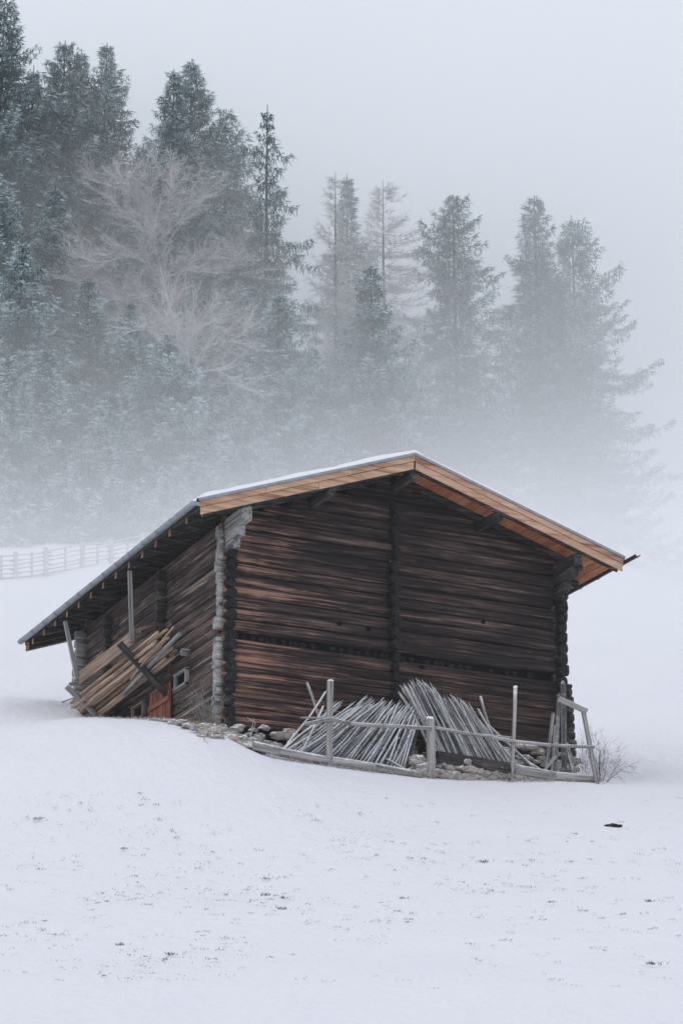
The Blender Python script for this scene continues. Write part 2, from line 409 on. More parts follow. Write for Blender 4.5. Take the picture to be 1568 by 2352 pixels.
# stepped corbels carrying the eaves purlins, purlins coming through the gable
for x,w,h in ((RX+.02,.20,.24),(2.12,.20,.22),(6.35,.19,.22)):
    pb=MB(); pb.beam((x,.15,rz(x)-.30-h/2),(x,YF+.06,rz(x)-.30-h/2),w,h,n=10,power=.6,seg=3,wob=.02); pb.build('purlin_end',M['beam'],barn)
pl=MB()
for (x,mm) in ((.10,0),):
    pl.beam((x,.3,4.52),(x,YF+.08,4.52),.22,.34); pl.beam((x,.2,4.24),(x,-.66,4.24),.20,.25); pl.beam((x,.2,4.02),(x,-.42,4.02),.19,.2)
pl.build('stepped_corbel',M['corner'],barn); pl=MB(); pl.beam((.1,.3,4.52),(.1,YB+.5,4.52),.2,.32); pl.build('eaves_plate',M['logs_side'],barn)
pl=MB(); x=XR-.10
pl.beam((x,YB+.5,4.67),(x,YF+.10,4.67),.20,.26); pl.beam((x,.2,4.40),(x,YF+.24,4.40),.21,.27,n=10,power=.6); pl.beam((x,.2,4.14),(x,-.5,4.14),.21,.26,n=10,power=.7); pl.beam((x,.2,3.95),(x,-.34,3.95),.2,.2,n=10,power=.8)
pl.build('stepped_corbel',M['beam'],barn)
# roof: deck, rafters, barge boards, sheet, snow
def slope_box(m,x0,x1,y0,y1,t0,t1,axis='y',step=None):
    """board between offsets t0>t1 below the roof plane, x0..x1"""
    def P(x,y,t): return Vector((x,y,rz(x)-t))
    vs=[P(x0,y0,t0),P(x1,y0,t0),P(x1,y1,t0),P(x0,y1,t0),P(x0,y0,t1),P(x1,y0,t1),P(x1,y1,t1),P(x0,y1,t1)]
    r=random.random()*60
    wcs=[((v.y if axis=='y' else v.x)+r,(v.x if axis=='y' else v.y)+r*2,v.z+r*3) for v in vs]
    m.add(vs,[(0,1,2,3),(7,6,5,4),(4,5,1,0),(5,6,2,1),(6,7,3,2),(7,4,0,3)],wcs)
dk=MB(); x=EXL+.03
while x<RX-.01: x2=min(x+.2,RX); slope_box(dk,x+.004,x2-.004,YF+.03,YE-.03,.055,.10); x=x2
dk.build('roof_deck_boards',M['beam'],barn)
dk=MB(); x=RX
while x<EXR-.03: x2=min(x+.2,EXR-.02); slope_box(dk,x+.004,x2-.004,YF+.03,YE-.03,.055,.10+random.uniform(0,.006)); x=x2
dk.build('roof_soffit_boards',M['soffit'],barn)
# verge boards (two boards, upper one proud)
for y,sg in ((YF,-1),(YE,1)):
    for (x0,x1) in ((EXL,RX),(RX,EXR)):
        cut=[x0,x0+(x1-x0)*random.uniform(.28,.4),x0+(x1-x0)*random.uniform(.62,.75),x1]
        for row in (0,1):
            if row==1: cut=[x0+.02,x0+(x1-x0)*random.uniform(.42,.55),x1-.02]
            for a_,b_ in zip(cut[:-1],cut[1:]):
                m1=MB(); g_=.004
                if row==0: slope_box(m1,a_+g_,b_-g_,min(y,y+sg*.035),max(y,y+sg*.035),.018,.15+random.uniform(0,.006),'x')
                else: slope_box(m1,a_+g_,b_-g_,min(y-.012,y+sg*.018),max(y+.012,y+sg*.018),.162,.325+random.uniform(0,.012),'x')
                m1.build('verge_board',M['new'],barn)
# rafters
def rafter(y,w,h,name='rafter',mat=None,x0=EXL+.06,x1=EXR-.12):
    m=MB(); slope_box(m,x0,RX,y-w/2,y+w/2,.102,.102+h,'x'); slope_box(m,RX,x1,y-w/2,y+w/2,.108,.108+h,'x')
    o=m.build(name,mat or M['beam'],barn)
    e=MB(); slope_box(e,x0-.006,x0+.0,y-w/2+.003,y+w/2-.003,.104,.10+h,'x'); t=e.build('sawn_end',M['tail'],o); t.matrix_parent_inverse=Matrix.Identity(4)
rafter(YF+.075,.07,.262,x0=EXL+.1)
rafter(-.06,.10,.13,'wall_rafter',x0=EXL+.12,x1=EXR-.5)
y=.78
while y<YE-.1: rafter(y,.12,.15); y+=.84
rafter(YE-.08,.12,.2)
# corrugated sheet over the deck
def sheet(xa,xb):
    ys=np.arange(YF-.05,YE+.05,.04); vs=[];fs=[]
    for i,yy in enumerate(ys):
        t=.03*math.sin(yy*2*math.pi/.24)
        for x in (xa,xb):
            vs.append((x,yy,rz(x)+.02+t)); vs.append((x,yy,rz(x)-.0+t-.012))
    for i in range(len(ys)-1):
        a=i*4; c=a+4
        fs += [(a,a+2,c+2,c),(a+1,c+1,c+3,a+3),(a,c,c+1,a+1),(a+2,a+3,c+3,c+2)]
    m=MB(); m.add(vs,fs); return m.build('corrugated_roof_sheet',M['metal_dark'],barn)
_rz=rz
sheet(EXL-.07,RX); 
def rz(x): return _rz(x)
sheet(RX,EXR+.05)
tr=MB()
for (x0,x1) in ((EXL-.04,RX),(RX,EXR+.03)): slope_box(tr,x0,x1,YF-.065,YF-.045,-.045,.02,'x')
tr.build('verge_flashing',M['metal'],barn)
# snow on the roof, uneven thickness
def roofsnow():
    xs=np.concatenate([[EXL-.075,EXL-.02,EXL+.12],np.linspace(EXL+.3,RX,18),np.linspace(RX,EXR+.03,22)[1:]]); ys=np.concatenate([[YF-.055],np.arange(YF+.0,YE,.04)])
    top=[];vs=[];fs=[];nx=len(xs);ny=len(ys)
    for j,y in enumerate(ys):
        for i,x in enumerate(xs):
            th=.095+.04*mnoise.noise(Vector((x*.8,y*.8,1)))+.03*mnoise.noise(Vector((x*3.1,y*3.1,4)))
            if x>RX: th*=.5
            edge=min(1,(x-xs[0])/.25,(xs[-1]-x)/.5); 
            th=.03+th*(max(edge,0)**.5)*(.35 if i==1 else 1)+(.032*math.sin(y*2*math.pi/.24)*(1-i/3) if i<3 else 0)+(.012 if i<3 else 0)
            if j==0: th*=.8
            vs.append((x,y,_rz(x)+.024+th))
    o=nx*ny
    for j,y in enumerate(ys):
        for i,x in enumerate(xs): vs.append((x,y,_rz(x)+.024+(.03*math.sin(y*2*math.pi/.24)*(1-i/3) if i<3 else 0)))
    I=lambda i,j:j*nx+i
    for j in range(ny-1):
        for i in range(nx-1): fs.append((I(i,j),I(i+1,j),I(i+1,j+1),I(i,j+1)))
    for i in range(nx-1): fs.append((I(i,0),o+I(i,0),o+I(i+1,0),I(i+1,0))); fs.append((I(i,ny-1),I(i+1,ny-1),o+I(i+1,ny-1),o+I(i,ny-1)))
    for j in range(ny-1): fs.append((I(0,j),I(0,j+1),o+I(0,j+1),o+I(0,j))); fs.append((I(nx-1,j),o+I(nx-1,j),o+I(nx-1,j+1),I(nx-1,j+1)))
    m=MB(); m.add(vs,fs,None,True); m.build('roof_snow',M['roofsnow'],barn)
roofsnow()
# gutters
def gutter(x,z,y0,y1,r,mat,sgn):
    vs=[];fs=[];ns=9
    ys=np.linspace(y0,y1,14)
    for y in ys:
        for k in range(ns):
            a=math.pi+math.pi*k/(ns-1); vs.append((x+r*math.cos(a),y,z+r*math.sin(a)))
        for k in range(ns):
            a=math.pi*2-math.pi*k/(ns-1); vs.append((x+(r-.008)*math.cos(a),y,z+(r-.008)*math.sin(a)))
    n=2*ns
    for j in range(len(ys)-1):
        for k in range(n): k2=(k+1)%n; fs.append((j*n+k,(j+1)*n+k,(j+1)*n+k2,j*n+k2))
    fs.append(tuple(range(n))); fs.append(tuple((len(ys)-1)*n+k for k in reversed(range(n))))
    m=MB(); m.add(vs,fs,None,False); g=m.build('gutter',mat,barn)
    y=.2
    while y<y1:
        b=MB()
        for k in range(8):
            a0=math.pi+math.pi*k/8; a1=math.pi+math.pi*(k+1)/8; q=r+.012
            b.beam((x+q*math.cos(a0),y,z+q*math.sin(a0)),(x+q*math.cos(a1),y,z+q*math.sin(a1)),.035,.008,up=(0,1,0) if False else (math.cos(a0),0,math.sin(a0)))
        y+=.84; t=b.build('gutter_bracket',mat,g); t.matrix_parent_inverse=Matrix.Identity(4)
gutter(EXL-.10,_rz(EXL)-.045,YF-.02,YE+.08,.085,M['metal'],-1)
gutter(EXR+.08,_rz(EXR)-.06,-1.62,YE,.065,M['gutter_dark'],1)
b=MB(); x=EXL-.09; b.box(x-.09,x+.09,YF-.03,YF-.022,_rz(EXL)-.14,_rz(EXL)-.045); b.build('gutter_end_cap',M['metal'],barn)
# stone foundation
b=MB()
for i in range(420):
    x=random.uniform(-.15,8.6); t=x/8.5; top=.05+.33*max(0,min(1,(x-5.5)/2))
    z=random.uniform(-1.15,top-.05); s=random.uniform(.06,.15)
    b.stone((x,-.14+random.uniform(-.08,.06)-max(0,(top-z))*.12,z),s*1.25,s*.8,s*.5)
b.build('stone_foundation',M['stone'],barn)
# side wall: door, window, low opening
def wyz(px,py): p=atX(px,py,0); return p.y,p.z
dy0=wyz(397,1600)[0]; dy1=wyz(350,1630)[0]; dzt=wyz(397,1568)[1]
d=empty('x'); bpy.data.objects.remove(d)
db=MB(); nb=6
for k in range(nb):
    ya=dy0+(dy1-dy0)*k/nb; yb=dy0+(dy1-dy0)*(k+1)/nb
    db.box(-.075-random.uniform(0,.02),-.03,ya+.012,yb-.012,-.1,dzt,axis=2)
door=db.build('door',M['door'],barn)
for za,zb_ in ((dzt-.42,dzt-.30),(.35,.46)):
    t=MB(); t.box(-.12,-.09,dy0,dy1,za,zb_,axis=1); q=t.build('door_ledge',M['door'],door); q.matrix_parent_inverse=Matrix.Identity(4)
def window(px0,px1,pyt,pyb,name,mat,fr=.09):
    y0=atX(px1,pyt,0).y; y1=atX(px0,pyt,0).y; pc=atX((px0+px1)/2,(pyt+pyb)/2,0)
    hh=(pyb-pyt-22)/2/104.0; hh=max(hh,.14)
    z0,z1=pc.z-hh,pc.z+hh
    m=MB(); m.box(-.035,.02,y0,y1,z0,z1,axis=2); o=m.build(name,M['void'],barn)  # solid panel on the wall, the dark inside painted as its colour
    f=MB(); f.box(-.10,0,y0-fr,y0,z0-fr,z1+fr,axis=2); f.box(-.10,0,y1,y1+fr,z0-fr,z1+fr,axis=2)
    f.box(-.115,0,y0-fr,y1+fr,z0-fr,z0,axis=1); f.box(-.115,0,y0-fr,y1+fr,z1,z1+fr*.7,axis=1)
    g=f.build('window_frame',mat,o); g.matrix_parent_inverse=Matrix.Identity(4)
window(411,433,1541,1582,'window',M['oldgrey'],.06)
window(313,334,1618,1656,'low_opening',M['board'],.07)
# light fittings: stub posts and pegs on the side wall
for px,py,l in ((437,1500,.22),):
    b=MB(); p=atX(px,py,0); b.beam((0,p.y,p.z),(-l,p.y,p.z),.16,.16,n=8); b.build('protruding_log_end',M['oldgrey'],barn)
# small dark holes and pegs in the gable
for px,py in ((779,1433),(846,1445),(968,1533),(1108,1430)):
    b=MB(); p=atY(px,py,0); b.beam((p.x,-.035,p.z),(p.x,.05,p.z),.11,.10,n=8); b.build('dark_knot_hole',M['void'],barn)
# hay rack: hanging posts, braces and platform of the side wall
PX=-1.0
def side_part(name,mat,p,q,w,h,n=0,up=(0,0,1)):
    m=MB(); m.beam(p,q,w,h,n=n,seg=4 if n else 1,wob=.01 if n else 0,up=up); return m.build(name,mat,barn)
pa=atX(298,1312,PX); pa2=atX(303,1466,PX+.02); pbt=atX(150,1428,PX); pb2=atX(177,1561,PX+.25)
side_part('hanging_post',M['oldgrey'],pa,(pa2.x,pa2.y,pa2.z-.1),.09,.09,up=(0,1,0)); side_part('hanging_post',M['oldgrey'],pbt,pb2,.09,.10,up=(0,1,0))
b1=atX(274,1478,-1.28); b1b=atX(392,1606,.05); side_part('rack_brace',M['beam'],b1b,b1,.15,.17,n=8)
b2=atX(153,1577,-1.25); b2b=atX(236,1656,-.30); side_part('rack_brace',M['oldgrey'],b2b,b2,.15,.15,n=8)
w0=atX(184,1557,-.85); w1=atX(312,1462,-.85); side_part('rack_plank',M['board'],w0,w1,.05,.36)
w0=atX(158,1572,-1.0); w1=atX(212,1572,-.45); side_part('rack_plank',M['oldgrey'],w0,w1,.22,.04)
w0=atX(310,1452,-.9); w1=atX(345,1440,-.3); side_part('rack_plank',M['board'],w0,w1,.3,.045)
# stack of debarked poles lying in the rack: every pole is a thing
kinds=0
def rackpole(X,pxa,pya,pxb,pyb,r,mat,label):
    a=atX(pxa,pya,X); c=atX(pxb,pyb,X); mid=(a+c)/2
    m=MB(); m.beam(a,c,r*2,r*2,n=9,seg=5,wob=.022,taper=random.uniform(.75,1.0))
    o=m.build('stacked_pole',mat); tag(o,label,'pole','debarked poles stacked on the side rack'); return o
GL='pale debarked pole in the stack on the rack at the barn side'
ux,uy=.79,-.613   # image direction of the side wall
for i in range(36):
    row=i%12; lay=i//12
    t=row/11; off=-4+62*t+random.uniform(-2,2); X=-.90+.56*t+.13*lay*(1-.3*t)
    bx,by=178+off*.62+random.uniform(-16,8),1622+off*.55-lay*5+random.uniform(-3,3)
    L=random.uniform(225,262)-t*22
    sl=.80+random.uniform(-.02,.02)
    rackpole(X,bx,by,bx+L*.78,by-L*.78*sl,random.uniform(.034,.052),random.choice((M['peeled'],M['peeled'],M['peeled2'])),GL)
rackpole(-.55,285,1592,414,1456,.055,M['oldgrey'],'silver grey pole lying on top of the pale poles in the side rack')
rackpole(-.75,300,1560,398,1440,.02,M['peeled'],'thin pale stick poking up beyond the poles in the side rack')
rackpole(-.85,144,1614,185,1596,.02,M['oldgrey'],'thin grey stick jutting left from the end of the side rack')

# ------------------------------------------------------------------ rubble wall below the side of the barn
rw=MB()
pts=[(205,1656),(260,1658),(320,1662),(380,1670),(430,1682),(480,1697),(530,1712),(565,1722)]
for i in range(520):
    u=random.random()**.7*(len(pts)-1.001); k=int(u); f=u-k
    px=pts[k][0]*(1-f)+pts[k+1][0]*f; py=pts[k][1]*(1-f)+pts[k+1][1]*f
    sp=.10+.42*u/7
    p=atX(px,py,-.95) if px<480 else atY(px,py,-.9)
    x=p.x+random.uniform(-sp,sp*.6); y=p.y+random.uniform(-sp,sp); z=gz(x,y)+random.uniform(-.05,.0+.16*max(0,u-3)/4)
    s=random.uniform(.035,.06+.09*max(0,u-3)/4); rw.stone((x,y,z),s*1.4,s*1.1,s*.6)
o=rw.build('rubble_wall',M['stone']); tag(o,'low tumbled stone wall dusted with snow below the left side of the barn','stone wall')
fs=MB()
for i in range(120):
    px=random.uniform(950,1195); py=1745+(px-1000)*.10+random.uniform(0,42); p=atY(px,py,-1.5+random.uniform(-.05,.1)); s=random.uniform(.05,.12)
    fs.stone(p,s*1.3,s*.8,s*.6)
for i in range(60):
    px=random.uniform(1200,1330); p=atY(px,1795+random.uniform(-10,4),-1.45); s=random.uniform(.03,.07); fs.stone((p.x,p.y,gz(p.x,p.y)+.02),s*1.5,s,s*.6)
o=fs.build('stone_footing',M['stone']); tag(o,'rough stone footing under the bottom beam of the yard fence','stone wall')

# ------------------------------------------------------------------ yard fence
fence=empty('yard_fence',tuple(atY(757,1762,-1.6))); tag(fence,'grey wooden yard fence with snowy rails in front of the dark gable','fence')
FY=-1.6
def frail(name,pts,w,h,mat,Ys=None,n=8,pw=.8):
    P=[atY(px,py,(Ys[i] if Ys else FY)) for i,(px,py) in enumerate(pts)]
    m=MB()
    for a,c in zip(P[:-1],P[1:]): m.beam(a,c+(c-a).normalized()*.02,w,h,n=n,power=pw,seg=3,wob=.015)
    return m.build(name,mat,fence)
def fpost(pxb,pyb,pxt,pyt,w,h=None,Y=FY,n=0):
    a=atY(pxb,pyb+10,Y); c=atY(pxt,pyt,Y); m=MB(); m.beam(a,c,w,h or w,n=n,up=(0,1,0),seg=4,wob=.006)
    o=m.build('post',M['rail'],fence)
    k=MB(); k.stone(c+Vector((0,0,.012)),w*.5,w*.5,.03); q=k.build('snow_cap',M['roofsnow'],o); q.matrix_parent_inverse=o.matrix_parent_inverse.inverted()@Matrix.Translation(-fence.location) if False else Matrix.Identity(4)
fpost(755,1760,758,1566,.115); fpost(991,1780,988,1652,.16,.13); fpost(1175,1797,1183,1580,.085,n=8); fpost(1372,1800,1339,1634,.085)
Fb=FY-.09
frail('rail',[(690,1649),(752,1650)],.035,.04,M['rail'],[FY,FY])
frail('rail',[(700,1664),(757,1652),(800,1662),(880,1668),(988,1673)],.07,.085,M['rail'],[-1.3,Fb,Fb,Fb,Fb])
frail('rail',[(992,1671),(1085,1687),(1180,1698)],.05,.075,M['rail'],[FY+.09]*3)
frail('rail',[(1130,1694),(1180,1703),(1262,1712),(1362,1717)],.06,.075,M['rail'],[Fb]*4)
frail('rail',[(1283,1606),(1345,1634)],.06,.13,M['rail'],[-1.2,FY-.09],n=0)
frail('bottom_beam',[(580,1712),(640,1727),(752,1748)],.17,.19,M['rail'],[-1.5,FY,FY])
frail('bottom_beam',[(760,1748),(860,1762),(965,1782)],.16,.17,M['rail'],[FY]*3)
frail('bottom_beam',[(1000,1740),(1100,1755),(1176,1768)],.2,.27,M['beam'],[FY+.08]*3,n=8,pw=.5)
frail('bottom_beam',[(1170,1765),(1270,1783),(1366,1793)],.18,.2,M['rail'],[FY+.1]*3,n=8,pw=.5)

# ------------------------------------------------------------------ drying poles
def hpole(a,c,r,mat,name,label,cat,group=None,stubs=3,n=7,tip=.16):
    a=Vector(a); c=Vector(c)
    d=(a-c).normalized()
    for _ in range(60):
        if a.z<=gz(a.x,a.y)-.02 or d.z>-.1: break
        a=a+d*.05
    m=MB(); m.beam(a,c,r*2,r*2,n=n,seg=5,wob=random.choice((.03,.05,.08)),taper=.8,cap_tip=tip)
    L=(c-a).length; ax=(c-a).normalized(); s=ax.cross(Vector((0,0,1))).normalized()
    for k in range(stubs):
        t=random.uniform(.1,.85); p=a+ax*(t*L); q=(s*random.choice((-1,1))+ax*random.uniform(.2,.6)+Vector((0,-1,0))*random.uniform(-.3,.6)).normalized()
        m.beam(p,p+q*random.uniform(.06,.14),.016,.016,n=4)
    o=m.build(name,mat); tag(o,label,cat,group); return o
G1='hay drying poles leaning in the left heap'; G2='hay drying poles leaning in the right heap'
NL=112
for i in range(NL):
    u=max(0,i+random.uniform(-.4,.4))/NL; lay=i%3
    bx=655+275*u; by=1716+50*u**.8
    tx=800+165*(u**.85)+random.uniform(-12,12); ty=1604+22*u+random.uniform(-6,18)+lay*4-(12 if lay==2 else 0)
    if u<.12: tx-=50*(1-u/.12)*.8; ty+=8
    if u>.8: ty+=18*(u-.8)/.2; 
    Yb=-1.25+.28*lay; Yt=-1.05+.26*lay
    bx+=12*lay; by-=9*lay
    hpole(atY(bx,by,Yb),atY(tx,ty+8,Yt),random.uniform(.015,.027),random.choice((M['pole'],M['pole'],M['poledark'])),'drying_pole','snow dusted grey drying pole leaning right in the left heap','pole',G1)
NR=106
for i in range(NR):
    u=max(0,i+random.uniform(-.4,.4))/NR; lay=i%3
    tx=924+165*u; 
    ty=np.interp(u,[0,.22,.4,.6,.8,1],[1592,1576,1582,1612,1612,1640])+random.uniform(-5,12)
    bx=1000+172*u; by=1737+34*u
    Yb=-1.2+.3*lay; Yt=-1.0+.27*lay
    bx+=10*lay; by-=8*lay
    hpole(atY(bx,by,Yb),atY(tx,ty,Yt),random.uniform(.015,.027),random.choice((M['pole'],M['pole'],M['poledark'])),'drying_pole','grey drying pole leaning left in the right heap','pole',G2)
for (b0,t0,Yb,Yt,r,lab) in (((1178,1772),(1098,1632),-1.3,-1.1,.03,'outermost snowy pole on the right flank of the right heap'),
    ((1228,1768),(1122,1668),-1.25,-1.05,.035,'low slanting pole sliding off the right end of the right heap'),
    ((1195,1745),(1238,1768),-1.1,-1.3,.04,'short thick pole lying at the foot of the planks right of the heap'),
    ((662,1718),(748,1590),-1.2,-1.0,.026,'thin pole standing out above the left end of the left heap'),
    ((690,1735),(742,1625),-1.3,-1.1,.03,'second thin pole from the left end of the left heap'),
    ((942,1779),(890,1746),-1.5,-1.35,.035,'short loose pole lying against the beam under the left heap'),
    ((935,1768),(992,1742),-1.4,-1.1,.03,'short crooked pole lying across the gap between both heaps')):
    hpole(atY(*b0,Yb),atY(*t0,Yt),r,M['pole'],'loose_pole',lab,'pole',stubs=2,tip=.05)
for (b0,t0,Yb,Yt,lab) in (((735,1660),(704,1568),-.35,-.12,'dark grey stake leaning left against the gable behind the left heap'),
    ((1118,1650),(1103,1600),-.35,-.12,'dark stake leaning on the gable behind the right heap')):
    hpole(atY(*b0,Yb),atY(*t0,Yt),.04,M['oldgrey'],'stake',lab,'stake',stubs=0,tip=.0)
# supporting frame in the middle of the heaps
hpole(atY(984,1775,-1.0),atY(984,1632,-1.0),.06,M['poledark'],'support_post','dark support post between the two heaps of drying poles','post',stubs=0,tip=.0)
# planks leaning at the right corner
for (bx,by,tx,ty,Yb,Yt,w,lab) in ((1296,1778,1293,1572,-.95,-.45,.13,'tallest grey plank leaning at the right corner of the gable'),
    (1272,1775,1283,1600,-.95,-.42,.10,'second tallest plank leaning left of the tallest one at the corner'),
    (1250,1768,1270,1640,-1.0,-.5,.07,'narrow slanting plank at the left of the corner planks'),
    (1264,1772,1274,1668,-1.05,-.6,.05,'thin pale batten between the planks at the corner'),
    (1322,1783,1300,1710,-1.0,-.6,.13,'short wide plank leaning left at the foot of the barn corner'),
    (1232,1768,1275,1738,-1.0,-.9,.06,'low slanting stick at the foot of the corner planks')):
    a=atY(bx,by,Yb); c=atY(tx,ty,Yt); a.z=min(a.z,gz(a.x,a.y)+.02)-.03
    m=MB(); m.beam(a,c,w,.045,up=(0,1,0),seg=5,wob=.01,cap_tip=.10 if w>.09 else .03); tag(m.build('leaning_plank',M['poledark'] if w>.08 else M['oldgrey']),lab,'plank')

# ------------------------------------------------------------------ numpy blade meshes for vegetation
def quads(P,D,Wd,frost):
    """P start (n,3), D direction*length, Wd half width vectors -> 4 verts each, tapering to the tip"""
    n=len(P); V=np.empty((n,4,3)); V[:,0]=P-Wd; V[:,1]=P+Wd; V[:,2]=P+D+Wd*.35; V[:,3]=P+D-Wd*.35
    return V.reshape(-1,3),frost
def blademesh(name,V,fr,mat,parent=None,loc=(0,0,0)):
    n=len(V)//4; me=bpy.data.meshes.new(name); me.vertices.add(n*4); me.vertices.foreach_set('co',(V-np.array(loc)).astype(np.float32).ravel())
    me.loops.add(n*4); me.loops.foreach_set('vertex_index',np.arange(n*4,dtype=np.int32)); me.polygons.add(n)
    me.polygons.foreach_set('loop_start',np.arange(0,n*4,4,dtype=np.int32)); me.polygons.foreach_set('loop_total',np.full(n,4,dtype=np.int32))
    me.materials.append(mat); me.update(calc_edges=True)
    a=me.attributes.new('frost','FLOAT','FACE'); a.data.foreach_set('value',np.clip(fr,0,1).astype(np.float32))
    o=bpy.data.objects.new(name,me); COL.objects.link(o)
    if parent: o.parent=parent
    else: o.location=loc
    return o
rng=np.random.default_rng(11)
def unit(a): return a/np.maximum(np.linalg.norm(a,axis=-1,keepdims=True),1e-6)

def tapered(pts,rad,n=6):
    """tube through points (list of Vector) as an MB piece"""
    m=MB(); 
    for k in range(len(pts)-1):
        a,c=Vector(pts[k]),Vector(pts[k+1])
        m.beam(a,c+(c-a)*.03,2*rad[k],2*rad[k],n=n,taper=rad[k+1]/rad[k])
    return m

def spruce(px,topy,d,R,frost=.3,start=.12,droop=0.,label='',dens=1.,skew=0.,irr=.25,pw=.75,name='spruce_tree',leafl=1.0,group='spruces on the slope behind the barn',step=.40,trunk=.20,raw=False):
    if d<122 and not raw: d=.6*d+.4*122
    pt=atD(px,topy,d); zb=gz(pt.x,pt.y)-.2; H=pt.z-zb
    root=empty(name,(pt.x,pt.y,zb)); tag(root,label,'tree',group)
    tk=tapered([(pt.x,pt.y,zb),(pt.x+.05,pt.y,zb+H*.4),(pt.x,pt.y,zb+H*.8),(pt.x,pt.y,zb+H*.995)],[trunk*1.1,trunk*.8,trunk*.35,.02]); tk.build('trunk',M['bark'],root)
    Ps=[];Ds=[];Ws=[];Fr=[]
    z=H*start; rt=np.array([CR.x,CR.y,0]); ph=rng.random()*6; near=d<123
    while z<H*.985:
        t=(z-H*start)/(H*(1-start)); R_e=R*1.36; nb=max(int(round((6+5*(1-t))*dens)),4); az0=rng.random()*6.283
        tier=rng.uniform(.70,1.12)
        for k in range(nb):
            az=az0+k*6.283/nb+rng.normal()*.25; dirh=np.array([math.cos(az),math.sin(az),0])
            lump=1+(irr*math.sin(az*2+z*.9+ph)+irr*.5*math.sin(z*2.3+ph*2))*min(1,(1-t)*5)
            L=R_e*((1-t)**(pw+.08)+.012)*tier*rng.uniform(.55,1.15)*lump*(1+skew*dirh.dot(rt))
            L=max(L,.14)
            e0=(.75*t*t+.02)-droop*.35+rng.normal()*.06; e1=e0-.50-droop*.5*(1-t); e2=e1+.85
            ns=max(int(L/.22),2); s=np.linspace(.10,1,ns)
            ang=np.where(s<.6,e0+(e1-e0)*s/.6,e1+(e2-e1)*(s-.6)/.4)
            dl=L/ns; hx=np.cumsum(np.cos(ang)*dl); hz=np.cumsum(np.sin(ang)*dl)
            P=np.array([pt.x,pt.y,zb+z])+dirh*hx[:,None]+np.array([0,0,1])*hz[:,None]
            lat=np.array([-dirh[1],dirh[0],0])
            Ps.append(P[:-1]); Ds.append(P[1:]-P[:-1]); Ws.append(np.tile(np.array([0,0,.022]),(ns-1,1))); Fr.append(np.full(ns-1,frost*.4))
            rp=16 if near else 13
            PP=np.repeat(P,rp,0); m=len(PP); s2=np.repeat(s,rp)
            # flat spray: side shoots sweeping forward, with short curtains hanging below
            sd=rng.choice([-1,1],m)[:,None]*lat
            reach=(.16+.55*(1-s2)**.8*min(1,L/2.4))*rng.random(m)
            PP=PP+sd*reach[:,None]+dirh*(reach*.55)[:,None]-np.array([0,0,1])*(reach*.28)[:,None]
            hang=rng.random(m)<(.30+.25*droop)
            D=sd*rng.uniform(.3,1.,(m,1))+dirh*rng.uniform(.3,1.,(m,1))+np.array([0,0,1])*rng.uniform(-.35,.22,(m,1))
            D=np.where(hang[:,None],np.array([0,0,-1.])+rng.normal(size=(m,3))*.35,D); D=unit(D)
            ln=(.17+.16*rng.random(m))*leafl*(.85 if near else 1)*np.where(hang,1.15+.8*droop,1.)*min(1,.5+L/1.5)
            w=unit(np.cross(D,unit(rng.normal(size=(m,3)))+np.array([0,0,.8])))*(.026*rng.uniform(.7,1.5,m)*leafl)[:,None]
            PP=PP+rng.normal(size=(m,3))*.05
            fb=rng.uniform(.25,1.4)
            f=frost*fb*(.45+.9*s2)*np.where(hang,.22,1.35)+rng.normal(size=m)*.06
            Ps.append(PP);Ds.append(D*ln[:,None]);Ws.append(w);Fr.append(f)
        z+=step*rng.uniform(.75,1.2)*(1.0 if dens>=.85 else 1.2)
    V,fr=quads(np.concatenate(Ps),np.concatenate(Ds),np.concatenate(Ws),np.concatenate(Fr))
    blademesh('crown',V,fr,M['needle'],root,(pt.x,pt.y,zb))
    return root

